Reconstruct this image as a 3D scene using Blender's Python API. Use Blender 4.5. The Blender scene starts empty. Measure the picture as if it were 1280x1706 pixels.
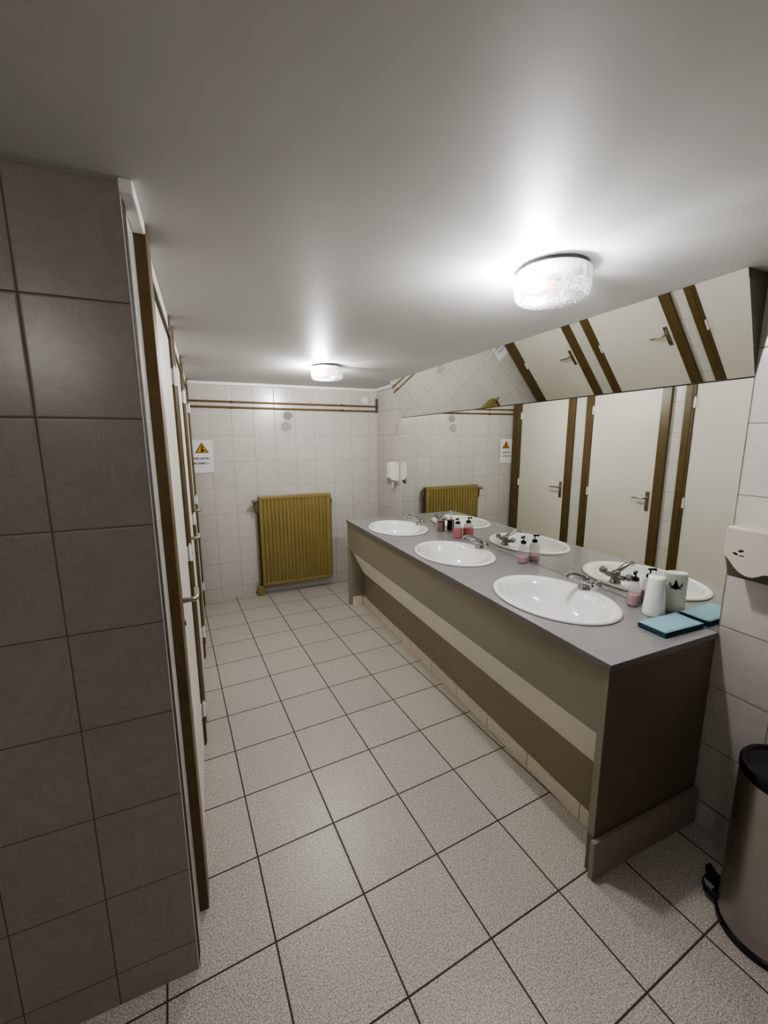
import bpy, bmesh, math, random
from mathutils import Vector, Matrix
random.seed(7)
C = bpy.context.scene.collection
PI = math.pi
# ---------------------------------------------------------------- geometry constants (metres)
H = 2.236          # ceiling
YB = 3.640         # back wall
XL = -2.006        # tiled piers of the door wall
YP = 0.294         # face of the near left partition
HC = 0.885         # worktop
L = 2.944          # length of the vanity
TILE_H, TILE_Z0 = 0.2672, 0.1130

# ---------------------------------------------------------------- node helpers
def newmat(name):
    m = bpy.data.materials.new(name); m.use_nodes = True
    nt = m.node_tree
    return m, nt, nt.nodes['Principled BSDF']
def setp(b, **k):
    for n, v in k.items():
        b.inputs[n.replace('_', ' ')].default_value = v
def lin(c):
    def f(v):
        v /= 255.0
        return v / 12.92 if v <= 0.04045 else ((v + 0.055) / 1.055) ** 2.4
    return (f(c[0]), f(c[1]), f(c[2]), 1.0)
def mth(nt, op, a, b=None, c=None):
    n = nt.nodes.new('ShaderNodeMath'); n.operation = op
    for i, v in enumerate((a, b, c)):
        if v is None: continue
        if isinstance(v, (int, float)): n.inputs[i].default_value = v
        else: nt.links.new(v, n.inputs[i])
    return n.outputs[0]
def mixc(nt, fac, a, b):
    n = nt.nodes.new('ShaderNodeMix'); n.data_type = 'RGBA'
    for i, v in ((0, fac), (6, a), (7, b)):
        if isinstance(v, (int, float)): n.inputs[i].default_value = v
        elif isinstance(v, tuple): n.inputs[i].default_value = v
        else: nt.links.new(v, n.inputs[i])
    return n.outputs[2]
def noise(nt, scale, detail=3, rough=0.5, vec=None, dist=0.0):
    n = nt.nodes.new('ShaderNodeTexNoise')
    n.inputs['Scale'].default_value = scale; n.inputs['Detail'].default_value = detail
    n.inputs['Roughness'].default_value = rough; n.inputs['Distortion'].default_value = dist
    if vec is not None: nt.links.new(vec, n.inputs['Vector'])
    return n.outputs['Fac']
def ramp(nt, v, lo, hi, a=0.0, b=1.0):
    n = nt.nodes.new('ShaderNodeMapRange')
    nt.links.new(v, n.inputs[0])
    for i, x in enumerate((lo, hi, a, b)): n.inputs[i + 1].default_value = x
    return n.outputs[0]
def bump(nt, b, h, strength, dist=0.002):
    n = nt.nodes.new('ShaderNodeBump'); n.inputs['Strength'].default_value = strength
    n.inputs['Distance'].default_value = dist
    nt.links.new(h, n.inputs['Height']); nt.links.new(n.outputs[0], b.inputs['Normal'])
def pos(nt):
    g = nt.nodes.new('ShaderNodeNewGeometry'); s = nt.nodes.new('ShaderNodeSeparateXYZ')
    nt.links.new(g.outputs['Position'], s.inputs[0])
    return g.outputs['Position'], s.outputs

def plain(name, rgb, rough=0.5, metal=0.0, var=0.06, nscale=8, bumps=0.0, coat=0.0, spec=0.5):
    m, nt, b = newmat(name)
    P, _ = pos(nt)
    f = noise(nt, nscale, 4, 0.6, P)
    c = lin(rgb)
    d = tuple(x * (1 - var * 2) for x in c[:3]) + (1,)
    nt.links.new(mixc(nt, ramp(nt, f, 0.3, 0.7), d, c), b.inputs['Base Color'])
    setp(b, Roughness=rough, Metallic=metal, Coat_Weight=coat, Specular_IOR_Level=spec)
    if bumps: bump(nt, b, noise(nt, nscale * 12, 2, 0.5, P), bumps)
    return m

def tile_mat(name, axes, pitch, off, grout_w, base, grout, rot=0.0, rough=0.25, speck=False, marble=0.10):
    """square-set tiles laid in the plane of two world axes"""
    m, nt, b = newmat(name)
    P, s = pos(nt)
    u, v = s[axes[0]], s[axes[1]]
    if rot:
        c, n = math.cos(rot), math.sin(rot)
        du = mth(nt, 'SUBTRACT', u, off[0]); dv = mth(nt, 'SUBTRACT', v, off[1])
        u = mth(nt, 'ADD', mth(nt, 'MULTIPLY', du, c), mth(nt, 'MULTIPLY', dv, n))
        v = mth(nt, 'SUBTRACT', mth(nt, 'MULTIPLY', dv, c), mth(nt, 'MULTIPLY', du, n))
        off = (0, 0)
    lines = []; ids = []
    for w, p, o in ((u, pitch[0], off[0]), (v, pitch[1], off[1])):
        q = mth(nt, 'DIVIDE', mth(nt, 'SUBTRACT', w, o), p)
        ids.append(mth(nt, 'FLOOR', q))
        fr = mth(nt, 'FRACT', q)
        d = mth(nt, 'MINIMUM', fr, mth(nt, 'SUBTRACT', 1.0, fr))
        lines.append(mth(nt, 'MULTIPLY', d, p))
    dist = mth(nt, 'MINIMUM', lines[0], lines[1])
    mask = ramp(nt, dist, grout_w * 0.35, grout_w * 0.75)      # 0 in the joint, 1 on the tile
    comb = nt.nodes.new('ShaderNodeCombineXYZ')
    nt.links.new(ids[0], comb.inputs[0]); nt.links.new(ids[1], comb.inputs[1])
    wn = nt.nodes.new('ShaderNodeTexWhiteNoise'); nt.links.new(comb.outputs[0], wn.inputs['Vector'])
    add = nt.nodes.new('ShaderNodeVectorMath'); add.operation = 'MULTIPLY_ADD'
    nt.links.new(comb.outputs[0], add.inputs[0]); add.inputs[1].default_value = (3.1, 1.7, 2.3); nt.links.new(P, add.inputs[2])
    base = lin(base)
    if speck:
        f1 = noise(nt, 170, 3, 0.7, P); f2 = noise(nt, 260, 2, 0.6, P)
        dark = tuple(x * 0.36 for x in base[:3]) + (1,); light = tuple(min(1, x * 1.34) for x in base[:3]) + (1,)
        c = mixc(nt, ramp(nt, f1, 0.40, 0.60), light, tuple(x * 0.72 for x in base[:3]) + (1,))
        c = mixc(nt, ramp(nt, f2, 0.53, 0.64), c, dark)
        vo = nt.nodes.new('ShaderNodeTexVoronoi'); vo.inputs['Scale'].default_value = 95; nt.links.new(P, vo.inputs['Vector'])
        c = mixc(nt, ramp(nt, vo.outputs['Distance'], 0.10, 0.22, 0.75, 0.0), c, dark)
        var = mixc(nt, mth(nt, 'MULTIPLY', wn.outputs['Value'], 0.10), c, (0.2, 0.18, 0.16, 1))
    else:
        f = noise(nt, 7.0, 5, 0.62, add.outputs[0], 1.6)
        vein = ramp(nt, mth(nt, 'ABSOLUTE', mth(nt, 'SUBTRACT', f, 0.5)), 0.0, 0.07, marble, 0.0)
        cloud = noise(nt, 3.5, 3, 0.5, add.outputs[0])
        c = mixc(nt, ramp(nt, cloud, 0.3, 0.7, 0, marble * 0.9), base, tuple(x * 0.62 for x in base[:3]) + (1,))
        c = mixc(nt, vein, c, tuple(x * 0.45 for x in base[:3]) + (1,))
        var = mixc(nt, mth(nt, 'MULTIPLY', wn.outputs['Value'], 0.07), c, (0.3, 0.28, 0.26, 1))
    nt.links.new(mixc(nt, mask, lin(grout), var), b.inputs['Base Color'])
    nt.links.new(ramp(nt, mask, 0, 1, 0.85, rough), b.inputs['Roughness'])
    soft = ramp(nt, dist, grout_w * 0.2, grout_w * 1.6)
    if speck: soft = mth(nt, 'ADD', soft, mth(nt, 'MULTIPLY', noise(nt, 120, 2, 0.5, P), 0.06))
    bump(nt, b, soft, 0.5, 0.0015)
    return m

TW = 0.2155
M = {}
M['tile_back'] = tile_mat('back wall tiles', (0, 2), (0.2135, TILE_H), (-1.808, TILE_Z0), 0.0030, (204, 201, 195), (148, 142, 134), rough=0.22)
M['tile_side'] = tile_mat('side wall tiles', (1, 2), (TW, TILE_H), (0.015, TILE_Z0), 0.0035, (196, 190, 186), (128, 119, 112), rough=0.22)
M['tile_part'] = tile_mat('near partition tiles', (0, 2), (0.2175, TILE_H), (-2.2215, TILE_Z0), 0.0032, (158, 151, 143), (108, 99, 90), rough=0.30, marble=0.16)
M['tile_pier'] = tile_mat('pier tiles', (1, 2), (0.30, TILE_H), (0.20, TILE_Z0), 0.0035, (214, 210, 204), (160, 152, 142), rough=0.22)
M['floor'] = tile_mat('terrazzo floor tiles', (0, 1), (0.325, 0.325), (-1.8142, 0.9166), 0.0056, (186, 179, 171), (62, 54, 48), rot=0.0672, rough=0.36, speck=True)
M['skirt'] = tile_mat('skirting tiles', (1, 2), (0.325, 0.4), (0.19, -0.05), 0.003, (232, 224, 208), (120, 108, 94), rough=0.3, marble=0.12)
M['skirt_end'] = tile_mat('end skirting tiles', (0, 2), (0.9, 0.5), (-0.95, -0.05), 0.003, (150, 138, 128), (110, 98, 86), rough=0.3, marble=0.12)
M['ceiling'] = plain('satin ceiling paint', (198, 198, 196), 0.50, var=0.02, nscale=2.0, spec=0.28)
M['white_trim'] = plain('white trim paint', (235, 233, 230), 0.4, var=0.02)
M['cream'] = plain('cream door paint', (220, 216, 206), 0.45, var=0.02, nscale=3)
M['brown'] = plain('brown frame paint', (100, 82, 50), 0.38, var=0.14, nscale=14)
M['brown_dark'] = plain('dark brown rebate', (70, 50, 24), 0.5, var=0.1)
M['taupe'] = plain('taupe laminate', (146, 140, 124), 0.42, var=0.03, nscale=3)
M['taupe_end'] = plain('shaded brown taupe laminate', (112, 101, 84), 0.42, var=0.04, nscale=3)  # same laminate as the apron, darkened to paint in the near end's shade
M['taupe_dark'] = plain('darker taupe laminate', (146, 136, 116), 0.45, var=0.03, nscale=3)
M['taupe_light'] = plain('pale laminate', (244, 240, 230), 0.5, var=0.03, nscale=3)
M['worktop'] = plain('grey worktop laminate', (142, 140, 141), 0.22, var=0.05, nscale=40, bumps=0.03)
M['worktop_edge'] = plain('worktop edge', (118, 114, 113), 0.3, var=0.04)
M['ceramic'] = plain('white ceramic', (236, 236, 234), 0.10, var=0.01, coat=0.5)
M['rad'] = plain('mustard radiator enamel', (146, 131, 80), 0.38, var=0.07, nscale=5)
M['rad_dark'] = plain('radiator side', (98, 86, 50), 0.45, var=0.08)
M['pipe'] = plain('brown painted pipe', (120, 92, 54), 0.35, var=0.15, nscale=20)
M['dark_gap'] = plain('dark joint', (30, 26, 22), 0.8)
M['black'] = plain('black plastic', (14, 14, 15), 0.25, var=0.02)
M['paper_white'] = plain('white paper', (236, 234, 238), 0.7, var=0.02)
M['plastic_white'] = plain('white plastic', (228, 226, 220), 0.3, var=0.02)
M['disp'] = plain('pale dispenser plastic', (196, 190, 178), 0.28, var=0.03)
M['disp_in'] = plain('grey dispenser inside', (96, 92, 80), 0.4, var=0.05)
M['grey'] = plain('grey plastic', (120, 120, 118), 0.3)
M['patch_dark'] = plain('grey brown plaster patch', (158, 148, 142), 0.7, var=0.12, nscale=40)
M['patch'] = plain('pale plaster patch', (178, 170, 162), 0.7, var=0.12, nscale=40)
M['towel'] = plain('pale blue paper towel', (140, 176, 186), 0.85, var=0.04, nscale=60, bumps=0.2)
M['towel_side'] = plain('teal towel edges', (34, 74, 86), 0.85, var=0.15, nscale=90)
M['yellow'] = plain('warning yellow', (214, 168, 34), 0.6)
M['ink'] = plain('black ink', (24, 20, 14), 0.6)
M['ink_soft'] = plain('faded violet ink', (92, 86, 108), 0.7)
M['emblem'] = plain('black printed emblem', (16, 20, 18), 0.5)

def metal(name, rgb, rough):
    m, nt, b = newmat(name); setp(b, Base_Color=lin(rgb), Metallic=1.0, Roughness=rough)
    P, _ = pos(nt); bump(nt, b, noise(nt, 30, 2, 0.5, P), 0.02)
    return m
M['chrome'] = metal('chrome', (178, 178, 180), 0.12)
M['nickel'] = metal('worn nickel', (178, 172, 158), 0.28)
M['mirror'] = metal('silvered mirror', (234, 236, 230), 0.0)
for l in list(M['mirror'].node_tree.links):
    if l.to_socket.name == 'Normal': M['mirror'].node_tree.links.remove(l)
m, nt, b = newmat('brushed steel'); setp(b, Base_Color=lin((186, 182, 178)), Metallic=1.0, Roughness=0.30, Anisotropic=0.6)
P, s = pos(nt)
mp = nt.nodes.new('ShaderNodeMapping'); mp.inputs['Scale'].default_value = (1, 1, 60); nt.links.new(P, mp.inputs[0])
bump(nt, b, noise(nt, 6, 3, 0.6, mp.outputs[0]), 0.06); M['steel'] = m
def clear(name, rgb, alpha, rough=0.05):
    m, nt, b = newmat(name)
    out = nt.nodes['Material Output']
    tr = nt.nodes.new('ShaderNodeBsdfTransparent'); tr.inputs[0].default_value = lin(rgb)
    mx = nt.nodes.new('ShaderNodeMixShader'); mx.inputs[0].default_value = alpha
    setp(b, Base_Color=lin(rgb), Roughness=rough)
    nt.links.new(tr.outputs[0], mx.inputs[1]); nt.links.new(b.outputs[0], mx.inputs[2]); nt.links.new(mx.outputs[0], out.inputs[0])
    return m
M['clear_plastic'] = clear('clear bottle plastic', (232, 228, 230), 0.20)
M['pink_soap'] = plain('pale pink soap', (206, 158, 172), 0.2, var=0.06)
M['rose_soap'] = plain('deep pink soap', (222, 48, 88), 0.15, var=0.1)
M['red_soap'] = plain('dark red soap', (120, 28, 32), 0.15, var=0.1)

# pressed-glass lamp shade
m, nt, b = newmat('pressed glass'); out = nt.nodes['Material Output']
P, s = pos(nt)
vo = nt.nodes.new('ShaderNodeTexVoronoi'); vo.inputs['Scale'].default_value = 85; nt.links.new(P, vo.inputs['Vector'])
pat = ramp(nt, vo.outputs['Distance'], 0.15, 0.55)
fl = nt.nodes.new('ShaderNodeMapping'); fl.inputs['Scale'].default_value = (1, 1, 0.04); nt.links.new(P, fl.inputs[0])
fine = ramp(nt, noise(nt, 190, 2, 0.5, fl.outputs[0]), 0.4, 0.6)
low = ramp(nt, s[2], H - 0.065, H - 0.060)           # lower half dimpled, upper half fluted
pm = mth(nt, 'ADD', mth(nt, 'MULTIPLY', pat, mth(nt, 'SUBTRACT', 1.0, low)), mth(nt, 'MULTIPLY', fine, low))
tr = nt.nodes.new('ShaderNodeBsdfTransparent'); nt.links.new(mixc(nt, pm, (0.97, 0.97, 0.97, 1), (0.34, 0.34, 0.35, 1)), tr.inputs[0])
tl = nt.nodes.new('ShaderNodeBsdfTranslucent'); tl.inputs[0].default_value = (0.95, 0.95, 0.95, 1)
gl = nt.nodes.new('ShaderNodeBsdfGlossy'); gl.inputs['Roughness'].default_value = 0.12
bp = nt.nodes.new('ShaderNodeBump'); bp.inputs['Strength'].default_value = 0.9; bp.inputs['Distance'].default_value = 0.004
nt.links.new(pm, bp.inputs['Height']); nt.links.new(bp.outputs[0], gl.inputs['Normal'])
m1 = nt.nodes.new('ShaderNodeMixShader'); nt.links.new(ramp(nt, pm, 0, 1, 0.004, 0.020), m1.inputs[0])
nt.links.new(tr.outputs[0], m1.inputs[1]); nt.links.new(tl.outputs[0], m1.inputs[2])
m2 = nt.nodes.new('ShaderNodeMixShader'); m2.inputs[0].default_value = 0.10
nt.links.new(m1.outputs[0], m2.inputs[1]); nt.links.new(gl.outputs[0], m2.inputs[2]); nt.links.new(m2.outputs[0], out.inputs[0])
M['glass'] = m
m, nt, b = newmat('lit bulb'); BULB = 700.0
setp(b, Base_Color=(1, 1, 1, 1), Emission_Color=(1.0, 0.985, 0.955, 1), Emission_Strength=BULB); M['bulb'] = m
m, nt, b = newmat('added fill bulb'); setp(b, Base_Color=(1, 1, 1, 1), Emission_Color=(1.0, 0.96, 0.91, 1), Emission_Strength=BULB * 0.38); M['fill_bulb'] = m  # weaker bulb for the added fill lamp behind the viewer

# ---------------------------------------------------------------- mesh helpers
def finish(name, bm, mat, parent=None, smooth=False, bevel=0.0, angle=35, seg=2, recalc=True):
    if recalc: bmesh.ops.recalc_face_normals(bm, faces=bm.faces[:])
    me = bpy.data.meshes.new(name); bm.to_mesh(me); bm.free()
    for mm in (mat if isinstance(mat, (list, tuple)) else [mat]): me.materials.append(mm)
    o = bpy.data.objects.new(name, me); C.objects.link(o)
    if parent is not None: o.parent = parent
    if smooth:
        for p in me.polygons: p.use_smooth = True
        try: me.set_sharp_from_angle(angle=math.radians(angle))
        except Exception: pass
    if bevel:
        b = o.modifiers.new('bevel', 'BEVEL'); b.width = bevel; b.segments = seg; b.limit_method = 'ANGLE'; b.angle_limit = math.radians(40)
    return o
def box(bm, x0, x1, y0, y1, z0, z1, mi=0):
    v = [bm.verts.new((x, y, z)) for x in (x0, x1) for y in (y0, y1) for z in (z0, z1)]
    for f in ((0, 1, 3, 2), (4, 6, 7, 5), (0, 4, 5, 1), (2, 3, 7, 6), (0, 2, 6, 4), (1, 5, 7, 3)):
        bm.faces.new([v[i] for i in f]).material_index = mi
def BOX(name, dims, mat, parent=None, bevel=0.0):
    bm = bmesh.new(); box(bm, *dims); return finish(name, bm, mat, parent, bevel=bevel)
def lathe(bm, prof, c=(0, 0, 0), seg=32, sx=1.0, sy=1.0, cap0=True, cap1=True, mi=0):
    """prof: list of (r, z)"""
    rings = []
    for r, z in prof:
        rings.append([bm.verts.new((c[0] + r * sx * math.cos(2 * PI * i / seg), c[1] + r * sy * math.sin(2 * PI * i / seg), c[2] + z)) for i in range(seg)])
    for a, b_ in zip(rings, rings[1:]):
        for i in range(seg):
            j = (i + 1) % seg
            bm.faces.new((a[i], a[j], b_[j], b_[i])).material_index = mi
    if cap0: bm.faces.new(list(reversed(rings[0]))).material_index = mi
    if cap1: bm.faces.new(rings[-1]).material_index = mi
def tube(bm, pts, rad, seg=14, caps=True):
    pts = [Vector(p) for p in pts]
    n = len(pts); rings = []
    up = Vector((0, 0, 1))
    for i, p in enumerate(pts):
        t = (pts[min(i + 1, n - 1)] - pts[max(i - 1, 0)]).normalized()
        a = t.cross(up)
        if a.length < 0.05: a = t.cross(Vector((1, 0, 0)))
        a.normalize(); b_ = t.cross(a).normalized()
        r = rad[i] if isinstance(rad, (list, tuple)) else rad
        rings.append([bm.verts.new(p + (a * math.cos(2 * PI * k / seg) + b_ * math.sin(2 * PI * k / seg)) * r) for k in range(seg)])
    for a, b_ in zip(rings, rings[1:]):
        for k in range(seg):
            j = (k + 1) % seg
            bm.faces.new((a[k], a[j], b_[j], b_[k]))
    if caps:
        bm.faces.new(rings[0]); bm.faces.new(list(reversed(rings[-1])))
def prism(bm, pts, axis, a0, a1):
    """polygon pts (2D) extruded along axis 0/1/2 between a0 and a1"""
    def P(p, a):
        q = [p[0], p[1]]; q.insert(axis, a); return q
    v0 = [bm.verts.new(P(p, a0)) for p in pts]; v1 = [bm.verts.new(P(p, a1)) for p in pts]
    bm.faces.new(v0); bm.faces.new(list(reversed(v1)))
    n = len(pts)
    for i in range(n):
        j = (i + 1) % n; bm.faces.new((v0[i], v1[i], v1[j], v0[j]))
def tag(o, label=None, cat=None, group=None, kind=None):
    if label: o['label'] = label
    if cat: o['category'] = cat
    if group: o['group'] = group
    if kind: o['kind'] = kind
    return o
def empty(name, loc=(0, 0, 0), rz=0.0):
    o = bpy.data.objects.new(name, None); C.objects.link(o); o.location = loc; o.rotation_euler = (0, 0, rz)
    o.empty_display_size = 0.05
    return o
def S(o, label=None, cat=None):
    tag(o, label, cat, None, 'structure'); return o
def copy_tree(o, parent=None):
    c = o.copy(); C.objects.link(c); c.parent = parent
    for ch in [x for x in bpy.data.objects if x.parent == o]: copy_tree(ch, c)
    return c

# ================================================================= THE ROOM
X0, Y0 = -3.60, -2.90        # extents behind the camera
S(BOX('floor', (X0, 0.10, Y0, YB + 0.1, -0.10, 0.0), M['floor']), 'speckled grey beige square floor tiles with dark joints', 'floor')
S(BOX('ceiling', (X0, 0.10, Y0, YB + 0.1, H, H + 0.10), M['ceiling']), 'plain satin white painted ceiling', 'ceiling')
S(BOX('wall_back', (XL - 0.1, 0.0, YB, YB + 0.10, 0, H), M['tile_back']), 'pale marbled tile wall at the far end behind the radiator', 'wall')
S(BOX('wall_right', (0.0, 0.10, Y0, YB + 0.1, 0, H), M['tile_side']), 'pale tiled wall on the right carrying the mirrors', 'wall')
S(BOX('wall_left', (XL - 0.1, XL, YP + 0.022, YB, 0, H), M['tile_pier']), 'tiled piers between the cubicle doors on the left', 'wall')
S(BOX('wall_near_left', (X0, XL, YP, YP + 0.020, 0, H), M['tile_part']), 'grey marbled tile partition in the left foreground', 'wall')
S(BOX('wall_far_left', (X0 - 0.1, X0, Y0, YP + 0.02, 0, H), M['tile_side']), 'tiled wall beyond the left edge of view', 'wall')
S(BOX('wall_behind', (X0, 0.0, Y0 - 0.1, Y0, 0, H), M['tile_back']), 'tiled wall behind the viewer', 'wall')
# edge of the partition: pale bead, dark strip painting the open joint's shadow
S(BOX('trim_1', (XL - 0.002, XL + 0.0004, YP - 0.001, YP + 0.001, 0, H), M['white_trim']), 'thin pale tile edge bead on the partition corner', 'trim')
S(BOX('trim_2', (XL, XL + 0.0014, YP + 0.002, YP + 0.050, 0, H), M['dark_gap']), 'painted shadow of the open joint beside the partition corner', 'trim')
# cornices
def cornice(name, x0, x1, y0, y1, lab):
    S(BOX(name, (x0, x1, y0, y1, H - 0.030, H), M['white_trim'], bevel=0.004), lab, 'trim')
cornice('trim_3', XL - 0.0, XL + 0.030, 0.262, 0.464, 'white cornice piece above the partition corner')
cornice('trim_4', XL + 0.0, 0.0, YB - 0.030, YB, 'white cornice along the top of the back wall')
cornice('trim_5', -0.030, 0.0, L + 0.06, YB - 0.030, 'white cornice above the wall soap dispenser')
cornice('trim_6', XL, XL + 0.022, 1.436, 1.548, 'white cornice piece between near and middle doors')
cornice('trim_7', XL, XL + 0.022, 2.453, 2.600, 'white cornice piece between middle and far doors')
# skirting on the right wall in front of the bin
S(BOX('baseboard_right', (-0.004, 0.0, Y0, -0.022, 0, 0.113), M['tile_side']), 'tile skirting on the right wall behind the bin', 'baseboard')

# ---------------------------------------------------------------- cubicle doors
ZT = 2.135
def door(n, y0, y1, f0, f1, label):
    """leaf from y0 to y1, casing out to f0 / f1; handle on the near (low y) side"""
    xf, xl = -1.9755, -1.9895
    r = empty('door_%d' % n, (XL, (y0 + y1) / 2, 0)); S(r, label, 'door')
    def W(name, bm, mat, par=r, **k):
        o = finish(name, bm, mat, par, **k); return o
    def sh(bm, p=(XL, (y0 + y1) / 2, 0)):
        bmesh.ops.translate(bm, verts=bm.verts[:], vec=(-p[0], -p[1], -p[2]))
    bm = bmesh.new(); box(bm, XL + 0.001, xl, y0 + 0.002, y1 - 0.002, 0.012, ZT - 0.003); sh(bm)
    leaf = W('door_leaf', bm, M['cream'], bevel=0.0015)
    for a, c, nm in ((f0, y0, 'near'), (y1, f1, 'far')):
        bm = bmesh.new()
        # casing with a stepped profile, widest face proud of the leaf
        w = c - a
        if nm == 'near': pr = [(XL + .001, a), (xf - 0.002, a), (xf, a + 0.003), (xf, c - w * 0.28), (xf - 0.004, c - w * 0.25), (xf - 0.004, c), (XL + .001, c)]
        else: pr = [(XL + .001, a), (xf - 0.004, a), (xf - 0.004, a + w * 0.25), (xf, a + w * 0.28), (xf, c - 0.003), (xf - 0.002, c), (XL + .001, c)]
        prism(bm, pr, 2, 0.0, H - 0.002); sh(bm)
        W('door_jamb', bm, M['brown'])
    bm = bmesh.new(); box(bm, XL + .001, xf - 0.009, y0, y1, ZT + 0.012, H - 0.002); sh(bm)
    tag(W('transom_panel', bm, M['cream']), 'cream panel above the door leaf')
    bm = bmesh.new(); box(bm, XL + .001, xf - 0.003, y0, y1, ZT, ZT + 0.012); sh(bm)
    W('door_head', bm, M['brown_dark'])
    # handle plate with lever
    hy, hz = y0 + 0.045, 1.105
    bm = bmesh.new(); box(bm, xl, xl + 0.008, hy - 0.018, hy + 0.018, hz - 0.125, hz + 0.065); sh(bm)
    pl = W('door_handle', bm, M['nickel'], bevel=0.003); tag(pl, 'worn metal lever handle')
    bm = bmesh.new()
    tube(bm, [(xl + 0.006, hy, hz), (xl + 0.040, hy, hz), (xl + 0.050, hy + 0.006, hz), (xl + 0.054, hy + 0.018, hz), (xl + 0.054, hy + 0.07, hz - 0.001), (xl + 0.052, hy + 0.118, hz - 0.003), (xl + 0.046, hy + 0.126, hz - 0.003)], [0.010, 0.009, 0.009, 0.009, 0.0085, 0.0085, 0.006]); sh(bm)
    W('lever', bm, M['nickel'], pl, smooth=True)
    bm = bmesh.new(); tube(bm, [(xl + 0.006, hy, hz - 0.085), (xl + 0.013, hy, hz - 0.085)], [0.010, 0.010]); sh(bm)
    W('lock_cylinder', bm, M['chrome'], pl, smooth=True)
    for z in (0.22, 1.10, 1.96):
        bm = bmesh.new()
        tube(bm, [(xf + 0.001, y1 - 0.004, z - 0.04), (xf + 0.001, y1 - 0.004, z + 0.04)], 0.0085, 10)
        tube(bm, [(xf + 0.001, y1 - 0.004, z + 0.04), (xf + 0.001, y1 - 0.004, z + 0.052)], [0.006, 0.003], 10)
        box(bm, xl, xl + 0.004, y1 - 0.035, y1 - 0.004, z - 0.035, z + 0.035); sh(bm)
        W('hinge', bm, M['white_trim'], smooth=True)
    return r
door(1, 0.605, 1.355, 0.468, 1.432, 'nearest cream cubicle door with brown jambs, beside the grey partition')
door(2, 1.637, 2.358, 1.552, 2.449, 'middle cream cubicle door with brown jambs and lever handle')
door(3, 2.696, 3.455, 2.604, 3.612, 'farthest cream cubicle door, beside the warning notice')

# ================================================================= VANITY UNIT
van = empty('vanity_unit', (0, L / 2, 0))
tag(van, 'long taupe laminate vanity cabinet under the grey worktop, set back at foot', 'cabinet')
def V(name, bm, mat, **k):
    bmesh.ops.translate(bm, verts=bm.verts[:], vec=(0, -L / 2, 0)); return finish(name, bm, mat, van, **k)
XF = -0.612
WT = 0.858  # underside of worktop
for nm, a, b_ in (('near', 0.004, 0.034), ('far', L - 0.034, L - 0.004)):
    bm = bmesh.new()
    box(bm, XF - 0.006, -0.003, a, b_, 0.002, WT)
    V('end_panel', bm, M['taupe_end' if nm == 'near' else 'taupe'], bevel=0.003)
bm = bmesh.new(); box(bm, XF - 0.0075, XF - 0.0055, 0.005, 0.033, 0.170, WT - 0.002); V('edge_banding', bm, M['taupe'])
bm = bmesh.new(); box(bm, XF, XF + 0.020, 0.035, L - 0.035, 0.585, WT); V('apron_panel', bm, M['taupe'], bevel=0.0015)
bm = bmesh.new(); prism(bm, [(XF + 0.020, 0.585), (XF + 0.021, 0.605), (XF + 0.05, 0.585), (-0.444, 0.325), (-0.464, 0.325)], 1, 0.035, L - 0.035)
tag(V('sloping_panel', bm, M['taupe_light']), 'pale sloping strip below the apron')
bm = bmesh.new(); box(bm, -0.462, -0.440, 0.035, L - 0.035, 0.0, 0.325); V('kick_panel', bm, M['taupe_dark'])
bm = bmesh.new(); box(bm, -0.472, -0.440, 0.035, L - 0.035, 0.0, 0.082); V('kick_skirting', bm, M['skirt'], bevel=0.003)
bm = bmesh.new(); box(bm, XF + 0.03, -0.473, L - 0.044, L - 0.035, 0.0, 0.082); V('kick_skirting', bm, M['skirt'], bevel=0.003)
bm = bmesh.new(); box(bm, -0.636, 0.0 - 0.012, -0.016, 0.0035, 0.0, 0.165)
V('end_skirting', bm, M['skirt_end'], bevel=0.002)

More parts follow.
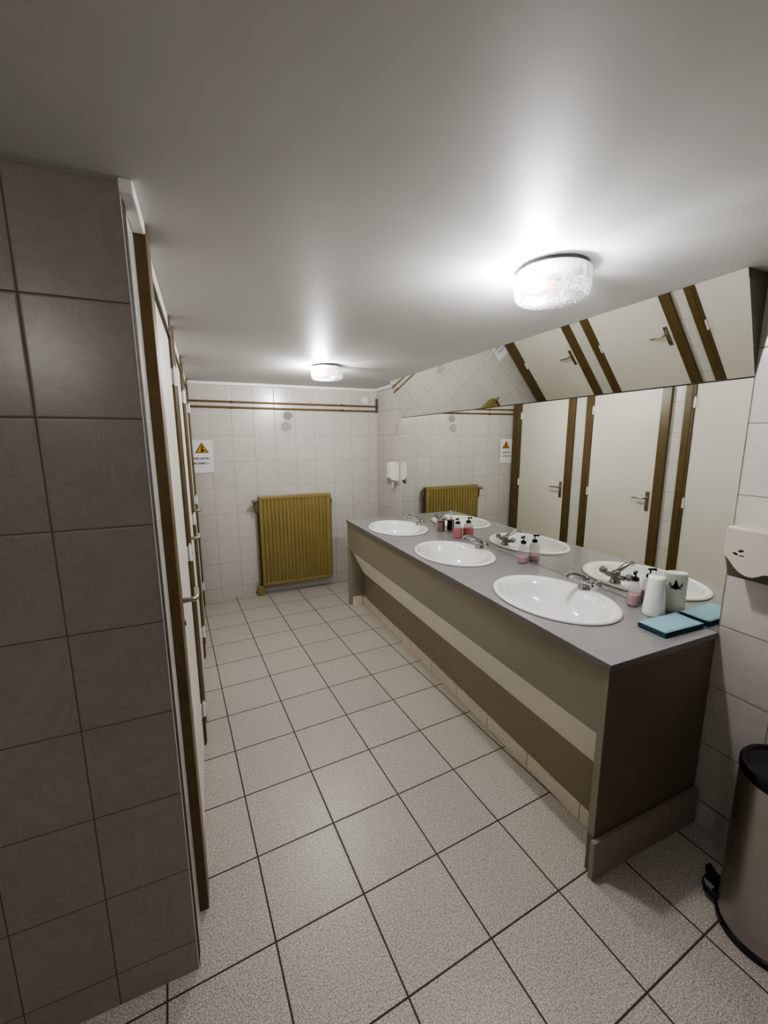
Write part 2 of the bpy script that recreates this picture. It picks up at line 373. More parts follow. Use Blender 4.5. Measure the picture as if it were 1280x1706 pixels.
# worktop with three basin cut-outs
SX = -0.333; SINKS = (0.554, 1.452, 2.360); SA, SB = 0.255, 0.334
def worktop():
    bm = bmesh.new()
    x0, x1 = XF - 0.014, -0.001
    N = 64
    hx, hy = SA - 0.022, SB - 0.022
    cuts = [-0.004]
    edges = []
    for sy in SINKS: edges += [sy - 0.42, sy + 0.42]
    ys = [-0.004] + edges + [L]
    cache = {}
    def vt(x, y, z=HC):
        k = (round(x, 5), round(y, 5))
        if k not in cache: cache[k] = bm.verts.new((x, y, z))
        return cache[k]
    for sy in SINKS:
        ya, yb = sy - 0.42, sy + 0.42
        outer, inner = [], []
        for k in range(N):
            t = 2 * PI * k / N; c, s = math.cos(t), math.sin(t)
            inner.append(bm.verts.new((SX + hx * c, sy + hy * s, HC)))
            kx = ((x1 - SX) if c > 0 else (x0 - SX)) / c if abs(c) > 1e-6 else 1e9
            ky = (0.42 if s > 0 else -0.42) / s if abs(s) > 1e-6 else 1e9
            q = min(kx, ky)
            outer.append((SX + q * c, sy + q * s))
        # snap nearest ring vertices to the rectangle corners
        for cx in (x0, x1):
            for cy in (ya, yb):
                j = min(range(N), key=lambda a: (outer[a][0] - cx) ** 2 + (outer[a][1] - cy) ** 2); outer[j] = (cx, cy)
        ov = [vt(*p) for p in outer]
        for k in range(N):
            j = (k + 1) % N; bm.faces.new((inner[k], inner[j], ov[j], ov[k]))
    vt(x0, ys[0]); vt(x1, ys[0]); vt(x0, ys[-1]); vt(x1, ys[-1])
    for i in range(0, len(ys) - 1, 2):
        lo = sorted([v for k, v in cache.items() if abs(k[1] - ys[i]) < 1e-4], key=lambda v: v.co.x)
        hi = sorted([v for k, v in cache.items() if abs(k[1] - ys[i + 1]) < 1e-4], key=lambda v: -v.co.x)
        bm.faces.new(lo + hi)
    r = bmesh.ops.extrude_face_region(bm, geom=bm.faces[:])
    nv = [g for g in r['geom'] if isinstance(g, bmesh.types.BMVert)]
    bmesh.ops.translate(bm, verts=nv, vec=(0, 0, WT - HC))
    bmesh.ops.recalc_face_normals(bm, faces=bm.faces[:])
    for f in bm.faces:
        f.material_index = 1 if abs(f.normal.z) < 0.5 else 0
    return finish('worktop', bm, [M['worktop'], M['worktop_edge']], bevel=0.0025)
tag(worktop(), 'long grey laminate worktop holding the three white basins', 'worktop')

# basins
def basin():
    r = empty('basin', (SX, SINKS[0], HC))
    bm = bmesh.new()
    # (outer fraction blend, z): loft from outer ellipse to inner bowl ellipse centred nearer the front
    prof = [(0.235, 0.315, 0.0, -0.02), (0.238, 0.318, 0.0, 0.0005), (0.252, 0.331, 0.0, 0.0008), (SA, SB, 0.0, 0.004), (SA - 0.003, SB - 0.003, 0.0, 0.011), (SA - 0.011, SB - 0.011, 0.0, 0.015),
            (0.232, 0.311, -0.004, 0.015), (0.212, 0.288, -0.020, 0.012), (0.201, 0.277, -0.026, 0.004), (0.192, 0.266, -0.028, -0.015),
            (0.176, 0.246, -0.028, -0.055), (0.150, 0.212, -0.026, -0.092), (0.112, 0.160, -0.020, -0.118), (0.066, 0.092, -0.014, -0.132), (0.022, 0.022, -0.010, -0.138)]
    N = 72; rings = []
    for a, b_, cx, z in prof:
        rings.append([bm.verts.new((cx + a * math.cos(2 * PI * i / N), b_ * math.sin(2 * PI * i / N), z)) for i in range(N)])
    for p, q in zip(rings, rings[1:]):
        for i in range(N):
            j = (i + 1) % N; bm.faces.new((p[i], p[j], q[j], q[i]))
    bm.faces.new(rings[-1])
    bw = finish('bowl', bm, M['ceramic'], r, smooth=True, angle=80)
    bm = bmesh.new(); lathe(bm, [(0.030, -0.1365), (0.031, -0.133), (0.026, -0.131), (0.010, -0.133)], (-0.010, 0, 0), 24); finish('drain', bm, M['chrome'], bw, smooth=True)
    return r
SL = ['nearest oval white basin, beside the white canister and blue towels', 'middle oval white basin, between the two pump bottles', 'farthest oval white basin, under the wall soap dispenser']
b0 = basin()
sinks = [b0, copy_tree(b0), copy_tree(b0)]
for o, y, lb in zip(sinks, SINKS, SL):
    o.location = (SX, y, HC); tag(o, lb, 'sink', 'oval white basins set in the worktop')

# two-knob mixer taps
def faucet():
    r = empty('basin_tap', (-0.118, SINKS[0], HC + 0.015))
    bm = bmesh.new()
    lathe(bm, [(0.030, 0.0), (0.030, 0.006), (0.024, 0.012), (0.022, 0.040), (0.024, 0.056), (0.018, 0.066), (0.008, 0.070)], (0, 0, 0), 24)
    tube(bm, [(0, -0.052, 0.036), (0, 0.052, 0.036)], 0.014)
    finish('tap_body', bm, M['chrome'], r, smooth=True, angle=50)
    bm = bmesh.new()
    tube(bm, [(0.004, 0, 0.050), (-0.020, 0, 0.066), (-0.055, 0, 0.080), (-0.092, 0, 0.092), (-0.118, 0, 0.096), (-0.130, 0, 0.090), (-0.134, 0, 0.078)], [0.014, 0.015, 0.0135, 0.012, 0.0115, 0.011, 0.011])
    finish('spout', bm, M['chrome'], r, smooth=True, angle=60)
    for s_ in (-1, 1):
        bm = bmesh.new()
        d = Vector((-0.10, s_, 0.42)).normalized()
        p = Vector((0, s_ * 0.048, 0.036))
        tube(bm, [p, p + d * 0.016, p + d * 0.022, p + d * 0.040, p + d * 0.046, p + d * 0.050], [0.012, 0.012, 0.019, 0.021, 0.017, 0.008], 12)
        finish('tap_knob', bm, M['chrome'], r, smooth=True, angle=50)
    return r
f0 = faucet()
for o, y, lb in zip([f0, copy_tree(f0), copy_tree(f0)], SINKS, ('chrome two-knob tap on the nearest basin', 'chrome two-knob tap on the middle basin', 'chrome two-knob tap on the farthest basin')):
    o.location = (-0.118, y, HC + 0.0148); tag(o, lb, 'tap', 'chrome two-knob taps on the basins')

# ================================================================= MIRRORS
HM = 1.883; TX = -0.132
o = BOX('lower_wall_mirror', (-0.004, -0.0005, 0.0, L + 0.03, HC + 0.002, HM), M['mirror'])
tag(o, 'large frameless mirror standing upright behind the basins', 'mirror')
r = empty('sloping_mirror', (-0.002, L / 2, HM))
tag(r, 'frameless mirror tilted forward between upright mirror and ceiling', 'mirror')
bm = bmesh.new()
nrm = Vector((-(H - HM), 0, TX)).normalized()   # towards the room and down
p0, p1 = Vector((-0.002, 0, HM + 0.002)), Vector((TX, 0, H - 0.002))
d = nrm * 0.004
vs = []
for y in (-L / 2 + 0.0, L / 2 + 0.03):
    vs.append([bm.verts.new((q.x + 0.002, y, q.z - HM)) for q in (p0, p1, p1 - d, p0 - d)])
bm.faces.new(vs[0]); bm.faces.new(list(reversed(vs[1])))
for i in range(4):
    j = (i + 1) % 4; bm.faces.new((vs[0][i], vs[1][i], vs[1][j], vs[0][j]))
finish('mirror_panel', bm, M['mirror'], r)
M['cheek'] = plain('grey green painted board', (92, 92, 82), 0.35, var=0.1, nscale=6)
for y in (-L / 2, L / 2 + 0.024):
    bm = bmesh.new(); prism(bm, [(0.0, 0.004), (TX + 0.008, H - HM - 0.002), (0.0, H - HM - 0.002)], 1, y, y + 0.006)
    tag(finish('side_cheek', bm, M['cheek'], r), 'dark triangular end board')
bm = bmesh.new(); tube(bm, [(-0.0025, -L / 2, 0.0), (-0.0025, L / 2 + 0.03, 0.0)], 0.0022, 6); finish('joint_strip', bm, M['dark_gap'], r)

# ================================================================= CEILING LAMPS
M['plate'] = plain('grey enamelled lamp plate', (70, 70, 70), 0.4)
def lamp(x, y, bx, by, bulb='bulb'):
    r = empty('ceiling_lamp', (x, y, H))
    bm = bmesh.new(); lathe(bm, [(0.113, -0.0005), (0.116, -0.012), (0.111, -0.014), (0.04, -0.016)], (0, 0, 0), 48)
    finish('ceiling_plate', bm, M['plate'], r, smooth=True)
    R = 0.122
    bm = bmesh.new(); lathe(bm, [(R - 0.008, -0.010), (R, -0.016), (R + 0.002, -0.060), (R + 0.001, -0.066), (R + 0.002, -0.072), (R - 0.002, -0.092), (R - 0.012, -0.102), (R - 0.05, -0.107), (0.01, -0.109)], (0, 0, 0), 64, cap0=False)
    finish('lamp_shade', bm, M['glass'], r, smooth=True)
    bm = bmesh.new(); tube(bm, [(bx - x - 0.022, by - y, -0.055), (bx - x - 0.018, by - y, -0.055), (bx - x + 0.012, by - y, -0.055), (bx - x + 0.034, by - y, -0.055)], [0.016, 0.024, 0.024, 0.014], 16)
    finish('bulb', bm, M[bulb], r, smooth=True)
    M.setdefault('copper', plain('copper socket', (196, 120, 88), 0.4))
    bm = bmesh.new(); tube(bm, [(bx - x + 0.035, by - y, -0.050), (bx - x + 0.085, by - y, -0.045)], [0.016, 0.018], 12)
    finish('bulb_socket', bm, M['copper'], r, smooth=True)
    return r
tag(lamp(-0.737, 0.266, -0.800, 0.285), 'round pressed-glass ceiling lamp, the larger one nearest the viewer', 'lamp', 'round glass ceiling lamps')
tag(lamp(-0.943, 2.370, -0.995, 2.385), 'round pressed-glass ceiling lamp near the far tiled wall', 'lamp', 'round glass ceiling lamps')

tag(lamp(-2.75, -1.75, -2.75, -1.70, 'fill_bulb'), 'added fill ceiling lamp, unseen behind the viewer, left of the passage', 'lamp', 'round glass ceiling lamps')  # unseen third lamp, added to fill the near ceiling and partition

# ================================================================= RADIATOR
RX0, RX1, RZ0, RZ1 = -1.385, -0.615, 0.105, 1.083
RF, RB = 3.530, 3.600
r = empty('radiator', (-1.0, 3.60, 0)); tag(r, 'mustard brown panel radiator hanging on the far tiled wall', 'radiator')
def Rr(name, bm, mat, **k):
    bmesh.ops.translate(bm, verts=bm.verts[:], vec=(1.0, -3.60, 0)); return finish(name, bm, mat, r, **k)
bm = bmesh.new()
nr = 18; w = (RX1 - RX0 - 0.05) / nr
pr = [(RX0, RB), (RX0, RF + 0.004), (RX0 + 0.004, RF), (RX0 + 0.022, RF)]
x = RX0 + 0.025
for i in range(nr):
    pr += [(x, RF + 0.002), (x + w * 0.14, RF + 0.013), (x + w * 0.34, RF + 0.013), (x + w * 0.50, RF), (x + w * 0.88, RF)]
    x += w
pr += [(RX1 - 0.022, RF), (RX1 - 0.004, RF), (RX1, RF + 0.004), (RX1, RB)]
prism(bm, pr, 2, RZ0 + 0.035, RZ1 - 0.035)
Rr('ribbed_panel', bm, M['rad'])
for z0, z1 in ((RZ0, RZ0 + 0.036), (RZ1 - 0.036, RZ1)):
    bm = bmesh.new(); box(bm, RX0, RX1, RF - 0.001, RB, z0, z1); Rr('header_rail', bm, M['rad'], bevel=0.006)
bm = bmesh.new(); box(bm, RX0 - 0.006, RX0, RF + 0.004, RB - 0.002, RZ0 + 0.02, RZ1 - 0.005); Rr('side_cover', bm, M['rad_dark'])
bm = bmesh.new(); box(bm, RX1, RX1 + 0.005, RF + 0.004, RB - 0.002, RZ0 + 0.02, RZ1 - 0.005); Rr('side_cover', bm, M['rad_dark'])
for bxx in (-1.22, -0.78):
    bm = bmesh.new(); box(bm, bxx - 0.015, bxx + 0.015, RB - 0.002, YB - 0.001, 0.75, 0.95); Rr('wall_bracket', bm, M['rad_dark'])
bm = bmesh.new(); tube(bm, [(RX0, 3.575, RZ1 - 0.06), (RX0 - 0.045, 3.575, RZ1 - 0.06)], 0.010); tube(bm, [(RX0 - 0.045, 3.575, RZ1 - 0.045), (RX0 - 0.045, 3.575, RZ1 - 0.10)], 0.012)
Rr('valve', bm, M['rad_dark'], smooth=True)
bm = bmesh.new(); tube(bm, [(RX0 - 0.022, 3.555, RZ1 - 0.045), (RX0 - 0.060, 3.530, RZ1 - 0.045), (RX0 - 0.072, 3.520, RZ1 - 0.045)], [0.018, 0.020, 0.010], 14)
Rr('valve_knob', bm, M['grey'], smooth=True)
bm = bmesh.new(); tube(bm, [(RX0 - 0.045, 3.575, RZ1 - 0.09), (RX0 - 0.045, 3.575, RZ1 - 0.16), (RX0 - 0.012, 3.585, RZ1 - 0.19), (RX0 - 0.012, 3.585, 0.16), (RX0 - 0.022, 3.58, 0.10), (RX0 - 0.022, 3.58, 0.001)], 0.0095)
Rr('supply_pipe', bm, M['pipe'], smooth=True)
bm = bmesh.new(); box(bm, RX0 - 0.060, RX0 + 0.020, 3.545, 3.600, 0.001, 0.105); Rr('pipe_cover', bm, M['rad'], bevel=0.008)
bm = bmesh.new(); box(bm, RX0 - 0.020, RX0 + 0.030, 3.552, 3.598, 0.095, 0.155); Rr('return_valve', bm, M['rad_dark'], bevel=0.008)
bm = bmesh.new(); tube(bm, [(RX1, 3.57, RZ1 - 0.085), (RX1 + 0.028, 3.57, RZ1 - 0.085)], [0.012, 0.009]); tube(bm, [(RX1 + 0.022, 3.57, RZ1 - 0.065), (RX1 + 0.022, 3.57, RZ1 - 0.115)], 0.007)
Rr('bleed_valve', bm, M['rad'], smooth=True)

# overhead pipes
for z, lb in ((2.044, 'upper brown pipe running across the top of the far wall'), (1.990, 'lower brown pipe running across the far wall')):
    r = empty('heating_pipe', (-1.0, YB - 0.03, z)); tag(r, lb, 'pipe')
    bm = bmesh.new(); tube(bm, [(XL + 0.001 + 1.0, 0, 0.006), (-0.001 + 1.0, 0, -0.003)], 0.0085, 12); finish('pipe_run', bm, M['pipe'], r, smooth=True)
    for cx in (-1.59, -0.43):
        bm = bmesh.new(); tube(bm, [(cx + 1.0 - 0.008, 0, 0.002), (cx + 1.0 + 0.008, 0, 0.002)], 0.013, 12); box(bm, cx + 0.996, cx + 1.004, 0.0, 0.0295, -0.006, 0.008)
        finish('pipe_clip', bm, M['brown'], r)
r = BOX('pipe_riser', (-0.020, -0.003, YB - 0.026, YB - 0.001, 1.975, 2.130), M['brown'], bevel=0.004)
r = tag(r, 'short brown pipe stub in the far right corner below the cornice', 'pipe')
bm = bmesh.new()
for rr0, rr1, yy in ((0.046, 0.046, 0), (0.046, 0.040, -0.008), (0.036, 0.030, -0.010)): pass
lathe(bm, [(0.047, 0.0), (0.047, 0.008), (0.040, 0.014), (0.032, 0.014), (0.029, 0.006), (0.004, 0.008)], (0, 0, 0), 28)
bmesh.ops.rotate(bm, verts=bm.verts[:], matrix=Matrix.Rotation(PI / 2, 3, 'X'))
o = finish('round_vent', bm, M['plastic_white'], None, smooth=True); o.location = (-0.150, YB - 0.001, 2.108)
tag(o, 'small round white vent above the pipes in far right corner', 'vent')
for x, z, rr, mt, lb in ((-1.028, 1.922, 0.050, 'patch_dark', 'upper round grey patch on the far wall tiles'), (-1.052, 1.808, 0.058, 'patch', 'lower round pale patch on the far wall tiles')):
    bm = bmesh.new(); N = 26
    vs = [bm.verts.new((rr * (1 + 0.08 * math.sin(3 * a + z)) * math.cos(a), 0, rr * 0.86 * (1 + 0.06 * math.cos(4 * a)) * math.sin(a))) for a in [2 * PI * k / N for k in range(N)]]
    f = bm.faces.new(vs); e = bmesh.ops.extrude_face_region(bm, geom=[f]); bmesh.ops.translate(bm, verts=[g for g in e['geom'] if isinstance(g, bmesh.types.BMVert)], vec=(0, -0.002, 0))
    o = finish('wall_patch', bm, M[mt]); o.location = (x, YB - 0.0005, z); tag(o, lb, 'patch')
bm = bmesh.new(); N = 24
vs = [bm.verts.new((0, 0.040 * math.cos(a), 0.062 * math.sin(a) * (1 + 0.1 * math.cos(2 * a)))) for a in [2 * PI * k / N for k in range(N)]]
f = bm.faces.new(vs); e = bmesh.ops.extrude_face_region(bm, geom=[f]); bmesh.ops.translate(bm, verts=[g for g in e['geom'] if isinstance(g, bmesh.types.BMVert)], vec=(-0.002, 0, 0))
o = finish('wall_patch', bm, M['patch']); o.location = (-0.0005, 3.105, 1.775); tag(o, 'oval patch on the right wall above the soap dispenser', 'patch')

# warning notice on the far wall
SXc, SZc, SW, SH = -1.892, 1.508, 0.205, 0.322
r = empty('warning_notice', (SXc, YB - 0.004, SZc)); tag(r, 'white paper notice with yellow warning triangle beside the farthest door', 'sign')
bm = bmesh.new(); N = 8
for i in range(N):      # slightly curling sheet
    pass
cols = []
for i in range(N + 1):
    t = i / N; x = (t - 0.5) * SW; yy = -0.003 - 0.012 * max(0, (t - 0.6)) ** 2 * 6
    cols.append([bm.verts.new((x, yy, -SH / 2)), bm.verts.new((x, yy, SH / 2))])
for a, b_ in zip(cols, cols[1:]): bm.faces.new((a[0], b_[0], b_[1], a[1]))
o = finish('sheet', bm, M['paper_white'], r)
sm = o.modifiers.new('solid', 'SOLIDIFY'); sm.thickness = 0.001; sm.offset = 1
def flat(name, polys, mat, y=-0.006):
    bm = bmesh.new()
    for p in polys: prism(bm, p, 1, y - 0.0006, y)
    return finish(name, bm, mat, o)
tb = flat('triangle_border', [[(-0.064, 0.036), (0.062, 0.036), (-0.001, 0.138)]], M['ink'])
ts = flat('triangle_sign', [[(-0.050, 0.043), (0.048, 0.043), (-0.001, 0.124)]], M['yellow'], -0.0068)
circ = [(-0.001 + 0.010 * math.cos(2 * PI * k / 14), 0.096 + 0.010 * math.sin(2 * PI * k / 14)) for k in range(14)]
flat('pictogram', [circ, [(-0.012, 0.047), (0.016, 0.047), (0.012, 0.066), (0.004, 0.088), (-0.006, 0.084)], [(0.014, 0.060), (0.028, 0.050), (0.030, 0.055), (0.010, 0.074)]], M['ink'], -0.0076)
def words(z, lens, h, x0):
    out = []; x = x0; rnd = random.Random(int(z * 1000) + 5)
    for n in lens:
        for k in range(n):
            w_ = 0.0085
            out.append([(x, z), (x + 0.0028, z), (x + 0.0028, z + h), (x, z + h)])
            zz = z + rnd.choice((0, h * 0.4, h * 0.8)); out.append([(x, zz), (x + w_ * 0.75, zz), (x + w_ * 0.75, zz + h * 0.22), (x, zz + h * 0.22)])
            if rnd.random() < 0.5: out.append([(x + w_ * 0.55, z), (x + w_ * 0.78, z), (x + w_ * 0.78, z + h), (x + w_ * 0.55, z + h)])
            x += w_ + 0.0018
        x += 0.009
    return out
flat('printed_line', words(-0.028, (5, 8), 0.019, -0.080), M['ink_soft'])
flat('printed_line', words(-0.078, (3, 12), 0.020, -0.084), M['ink_soft'])

# ================================================================= WALL SOAP DISPENSER (far right)
r = empty('wall_soap_dispenser', (0, 3.085, 1.28)); tag(r, 'white wall soap dispenser beside the far edge of the mirror', 'dispenser')
bm = bmesh.new(); prism(bm, [(-0.0005, -0.055), (-0.0005, 0.150), (-0.075, 0.150), (-0.098, 0.135), (-0.100, -0.010), (-0.085, -0.030)], 1, -0.050, 0.050)
finish('dispenser_housing', bm, M['plastic_white'], r, bevel=0.006)
bm = bmesh.new(); prism(bm, [(-0.080, -0.028), (-0.101, -0.008), (-0.106, -0.016), (-0.104, -0.070), (-0.090, -0.080)], 1, -0.036, 0.036)
pv = tag(finish('push_lever', bm, M['grey'], r, bevel=0.003), 'grey push lever')
bm = bmesh.new(); lathe(bm, [(0.007, -0.120), (0.010, -0.112), (0.020, -0.085), (0.022, -0.055)], (-0.055, 0, 0), 16); finish('nozzle', bm, M['plastic_white'], pv, smooth=True)

# ================================================================= PAPER TOWEL DISPENSER (near right)
r = empty('paper_towel_dispenser', (0, -0.19, 1.25)); tag(r, 'pale plastic paper towel dispenser above the steel bin', 'dispenser')
y0, y1 = 0.145, -0.145
bm = bmesh.new(); prism(bm, [(-0.0005, -0.095), (-0.0005, 0.090), (-0.100, 0.090), (-0.122, 0.080), (-0.126, -0.02), (-0.100, -0.095)], 1, y1 + 0.004, y0 - 0.004)
finish('dispenser_housing', bm, M['disp_in'], r, bevel=0.004)
pts = [(y0, 0.094), (y0, -0.012)]
wave = [(0.145, -0.012), (0.135, -0.018), (0.122, -0.032), (0.108, -0.050), (0.090, -0.066), (0.070, -0.074), (0.050, -0.074), (0.034, -0.066), (0.020, -0.056), (0.0, -0.052)]
pts = [(y1, 0.094), (y0, 0.094)] + wave + [(-a, b_) for a, b_ in reversed(wave[:-1])]
bm = bmesh.new(); prism(bm, pts, 0, -0.133, -0.127); finish('front_cover', bm, M['disp'], r, bevel=0.002)
bm = bmesh.new(); prism(bm, [(-0.0005, 0.090), (-0.0005, 0.097), (-0.122, 0.097), (-0.134, 0.088), (-0.134, 0.082)], 1, y1, y0); finish('top_cover', bm, M['disp'], r, bevel=0.002)
bm = bmesh.new(); prism(bm, [(-0.001, 0.088), (-0.128, 0.088), (-0.130, 0.0), (-0.126, -0.012), (-0.100, -0.06), (-0.001, -0.06)], 1, y0 - 0.002, y0)
finish('side_cover', bm, M['disp'], r)
# two small dark leaf-shaped marks of the maker's emblem
bm = bmesh.new()
for cy, cz, ang, ln in ((0.108, 0.001, 0.35, 0.017), (0.092, 0.014, -0.25, 0.018), (0.088, -0.003, 0.0, 0.018)):
    th_ = 0.0042 if ln < 0.0175 or ang else 0.0016
    q = []
    for k in range(16):
        a = 2 * PI * k / 16; px, pz = ln / 2 * math.cos(a), th_ * math.sin(a)
        q.append((cy + px * math.cos(ang) - pz * math.sin(ang), cz + px * math.sin(ang) + pz * math.cos(ang)))
    prism(bm, q, 0, -0.1338, -0.1330)
finish('emblem', bm, M['emblem'], r)

# ================================================================= PEDAL BIN
r = empty('pedal_bin', (-0.235, -0.372, 0)); tag(r, 'brushed steel pedal bin with black lid at the right edge', 'bin')
BH = 0.62
bm = bmesh.new(); lathe(bm, [(0.131, 0.024), (0.131, BH - 0.030)], (0, 0, 0), 64, cap0=False, cap1=False)
finish('bin_body', bm, M['steel'], r, smooth=True)
bm = bmesh.new(); lathe(bm, [(0.130, 0.0), (0.1365, 0.002), (0.1365, 0.022), (0.1325, 0.026), (0.10, 0.026)], (0, 0, 0), 64)
finish('bin_base', bm, M['black'], r, smooth=True)
bm = bmesh.new(); lathe(bm, [(0.1300, BH - 0.035), (0.1335, BH - 0.030), (0.1335, BH - 0.006), (0.130, BH), (0.118, BH + 0.002), (0.112, BH - 0.004), (0.06, BH + 0.004), (0.01, BH + 0.006)], (0, 0, 0), 64)
finish('bin_lid', bm, M['black'], r, smooth=True, angle=40)
bm = bmesh.new()
prism(bm, [(-0.070, 0.112), (0.030, 0.128), (0.026, 0.168), (-0.004, 0.182), (-0.040, 0.178), (-0.064, 0.160)], 2, 0.022, 0.048)
prism(bm, [(0.112, 0.026), (0.160, 0.030), (0.180, 0.092), (0.174, 0.094), (0.126, 0.062), (0.112, 0.060)], 0, -0.034, -0.004)
pd = finish('pedal', bm, M['black'], r, bevel=0.003)
bm = bmesh.new(); prism(bm, [(-0.060, 0.136), (-0.040, 0.138), (-0.040, 0.174), (-0.060, 0.157)], 2, 0.0482, 0.0494)
finish('pedal_pad', bm, M['grey'], pd)
bm = bmesh.new(); box(bm, -0.045, 0.045, -0.158, -0.138, BH - 0.10, BH - 0.015); finish('lid_hinge', bm, M['black'], r, bevel=0.004)

# ================================================================= THINGS ON THE WORKTOP
def pump_bottle(name, x, y, h, rad, soap, level, label, group=None, pump='black', rz=0.0, back=None):
    r = empty(name, (x, y, HC + 0.0008), rz); tag(r, label, 'bottle', group)
    bh = h * 0.72
    fl = 0.78       # slightly flattened body
    bm = bmesh.new(); lathe(bm, [(rad * 0.86, 0), (rad, 0.004), (rad * 1.02, bh * 0.30), (rad * 0.96, bh * 0.72), (rad * 0.80, bh * 0.88), (rad * 0.45, bh * 0.98), (rad * 0.40, bh * 1.03)], (0, 0, 0), 28, sy=fl)
    finish('bottle_body', bm, M['clear_plastic'], r, smooth=True)
    bm = bmesh.new(); lathe(bm, [(rad * 0.80, 0.003), (rad * 0.93, 0.007), (rad * 0.95, bh * 0.30), (rad * (0.95 - 0.06 * level), bh * level)], (0, 0, 0), 28, sy=fl * 0.98)
    finish('liquid_soap', bm, M[soap], r, smooth=True)
    bm = bmesh.new()
    z = bh * 1.0
    lathe(bm, [(rad * 0.42, z), (rad * 0.50, z + 0.002), (rad * 0.46, z + 0.016), (rad * 0.2, z + 0.020)], (0, 0, 0), 18)
    tube(bm, [(0, 0, z + 0.016), (0, 0, h - 0.006)], 0.0035, 8)
    pp = finish('pump', bm, M[pump], r, smooth=True, angle=30)
    bm = bmesh.new(); box(bm, -0.026, 0.009, -0.006, 0.006, h - 0.009, h); box(bm, -0.0275, -0.022, -0.003, 0.003, h - 0.013, h - 0.003)
    finish('pump_nozzle', bm, M[pump], pp)
    if back:
        bm = bmesh.new(); N = 14
        q = [(rad * 1.035 * math.cos(a), rad * 1.035 * fl * math.sin(a)) for a in [(-75 + 150 * k / N) * PI / 180 for k in range(N + 1)]]
        qi = [(p[0] * 0.985, p[1] * 0.985) for p in reversed(q)]
        prism(bm, q + qi, 2, bh * 0.10, bh * 0.86); tag(finish('back_label', bm, M[back], r, smooth=True, angle=40), 'black label facing the mirror')
    return r
pump_bottle('soap_bottle', -0.056, 0.330, 0.166, 0.034, 'pink_soap', 0.45, 'clear bottle of pale pink soap beside the white canister', rz=0.4)
pump_bottle('soap_bottle', -0.050, 1.085, 0.172, 0.036, 'pink_soap', 0.30, 'clear pump bottle, nearly empty, between nearest and middle basins', rz=0.4)
pump_bottle('soap_bottle', -0.055, 1.825, 0.160, 0.042, 'rose_soap', 0.62, 'bright pink soap bottle with black pump behind the middle basin', rz=0.4)
pump_bottle('soap_bottle', -0.056, 2.085, 0.145, 0.034, 'red_soap', 0.90, 'small dark red bottle with a clear top, beside the farthest basin', pump='clear_plastic', back='black')

# white tapered canister with printed floral emblem towards the mirror
r = empty('white_canister', (-0.072, 0.222, HC + 0.0008)); tag(r, 'white tapered ceramic canister with black floral emblem, behind blue towels', 'canister')
CH = 0.178
def can_pt(t, z, off=0.0):
    """bottom round, top flattened ellipse turned 33 degrees"""
    k = z / CH
    a = 0.046 * (1 - k) + 0.047 * k + off; b_ = 0.046 * (1 - k) + 0.033 * k + off
    ph = math.radians(33); u, v = a * math.cos(t - ph), b_ * math.sin(t - ph)
    return (u * math.cos(ph) - v * math.sin(ph), u * math.sin(ph) + v * math.cos(ph), z)
bm = bmesh.new(); N = 40; rings = []
for z, s_ in ((0, 0.93), (0.004, 0.99), (0.010, 1), (0.05, 1), (0.10, 1), (0.15, 1), (CH - 0.008, 1), (CH - 0.002, 0.97), (CH, 0.90)):
    rings.append([bm.verts.new(Vector((can_pt(2 * PI * i / N, z)[0] * s_, can_pt(2 * PI * i / N, z)[1] * s_, z))) for i in range(N)])
for p, q in zip(rings, rings[1:]):
    for i in range(N):
        j = (i + 1) % N; bm.faces.new((p[i], p[j], q[j], q[i]))
bm.faces.new(rings[-1]); bm.faces.new(list(reversed(rings[0])))
finish('canister_body', bm, M['ceramic'], r, smooth=True, angle=50)
bm = bmesh.new(); ta = math.radians(-38)
def leaf(cu, cz, ang, ln, wd):
    q = []
    for k in range(14):
        a = 2 * PI * k / 14; px, pz = ln * math.cos(a), wd * math.sin(a) * (1 - 0.3 * math.cos(a))
        u = cu + px * math.cos(ang) - pz * math.sin(ang); z = cz + px * math.sin(ang) + pz * math.cos(ang)
        q.append(bm.verts.new(can_pt(ta + u / 0.043, z, 0.0009)))
    bm.faces.new(q)
for L_ in ((0, 0.128, PI / 2, 0.024, 0.0065), (0, 0.124, PI / 2, 0.012, 0.010), (0.015, 0.120, 0.5, 0.013, 0.0035), (-0.015, 0.120, PI - 0.5, 0.013, 0.0035), (0.014, 0.111, -0.15, 0.012, 0.0025), (-0.014, 0.111, PI + 0.15, 0.012, 0.0025), (0.022, 0.132, 0.9, 0.007, 0.0025), (-0.022, 0.132, PI - 0.9, 0.007, 0.0025)): leaf(*L_)
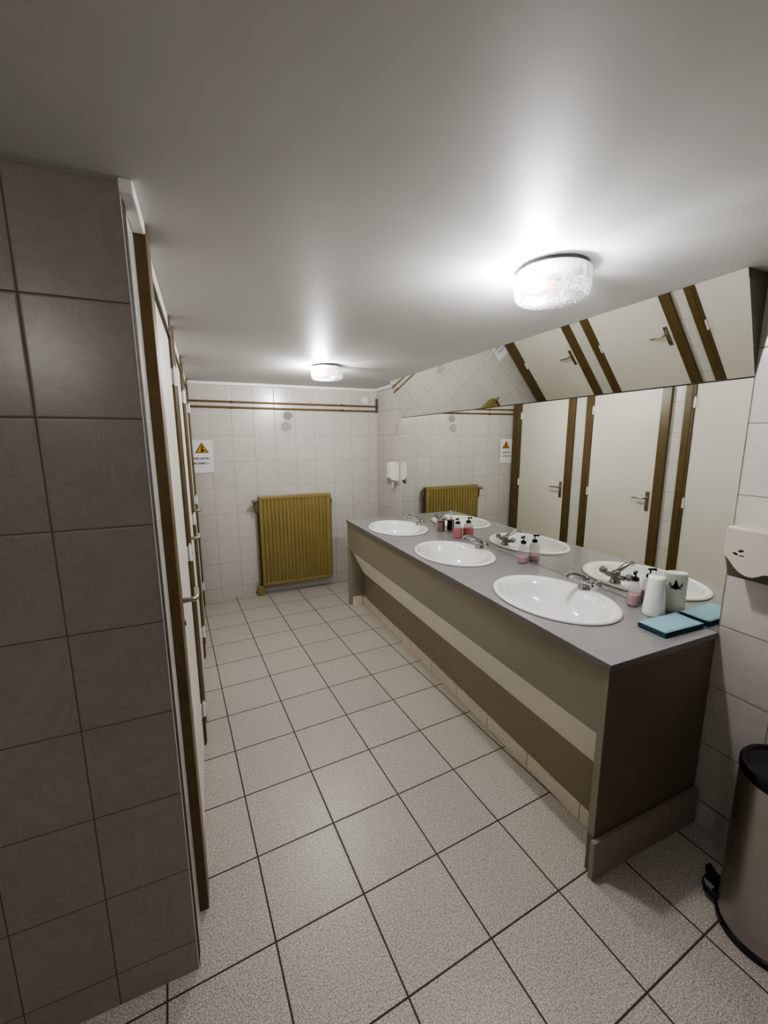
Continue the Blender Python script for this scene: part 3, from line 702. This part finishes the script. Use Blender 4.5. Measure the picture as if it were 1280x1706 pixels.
tag(finish('floral_emblem', bm, M['emblem'], r), 'black printed flower')

# stack of folded blue paper towels
r = empty('paper_towel_stack', (-0.138, 0.104, HC + 0.0008), math.radians(-1.5)); tag(r, 'flat stack of folded pale blue paper towels at the worktop near end', 'paper towels')
bm = bmesh.new()
for i in range(7):
    dx, dy = random.uniform(-0.0015, 0.0015), random.uniform(-0.0015, 0.0015)
    box(bm, -0.117 + dx, 0.117 + dx, -0.058 + dy, 0.058 + dy, i * 0.0027, i * 0.0027 + 0.0024)
finish('folded_towels', bm, M['towel_side'], r)
bm = bmesh.new(); N = 12
gv = [[bm.verts.new((-0.118 + 0.236 * i / N, -0.059 + 0.118 * j / 6, 0.0226 + 0.0009 * math.sin(i * 0.9) * math.sin(j * 0.8))) for j in range(7)] for i in range(N + 1)]
for i in range(N):
    for j in range(6): bm.faces.new((gv[i][j], gv[i + 1][j], gv[i + 1][j + 1], gv[i][j + 1]))
o = finish('top_towel', bm, M['towel'], r, smooth=True); sm = o.modifiers.new('s', 'SOLIDIFY'); sm.thickness = 0.002

# ================================================================= WORLD, CAMERA, COLOUR
wd = bpy.data.worlds.new('world'); bpy.context.scene.world = wd; wd.use_nodes = True
wd.node_tree.nodes['Background'].inputs[0].default_value = (0.05, 0.05, 0.05, 1)
cam = bpy.data.cameras.new('camera'); co = bpy.data.objects.new('camera', cam); C.objects.link(co)
rt = Vector((0.918121, -0.39627267, -0.00466821)); up = Vector((0.07231231, 0.15593484, 0.98511687)); fw = Vector((0.38964696, 0.90479406, -0.17182244))
mt = Matrix((rt, up, -fw)).transposed().to_4x4(); mt.translation = Vector((-1.87311154, -0.90613149, 1.66209316))
co.matrix_world = mt
cam.sensor_fit = 'VERTICAL'; cam.sensor_height = 36.0; cam.sensor_width = 27.0; cam.lens = 687.296 / 1706.0 * 36.0
cam.clip_start = 0.02
sc = bpy.context.scene; sc.camera = co
sc.view_settings.view_transform = 'AgX'; sc.view_settings.look = 'AgX - Medium High Contrast'
sc.view_settings.exposure = 1.98
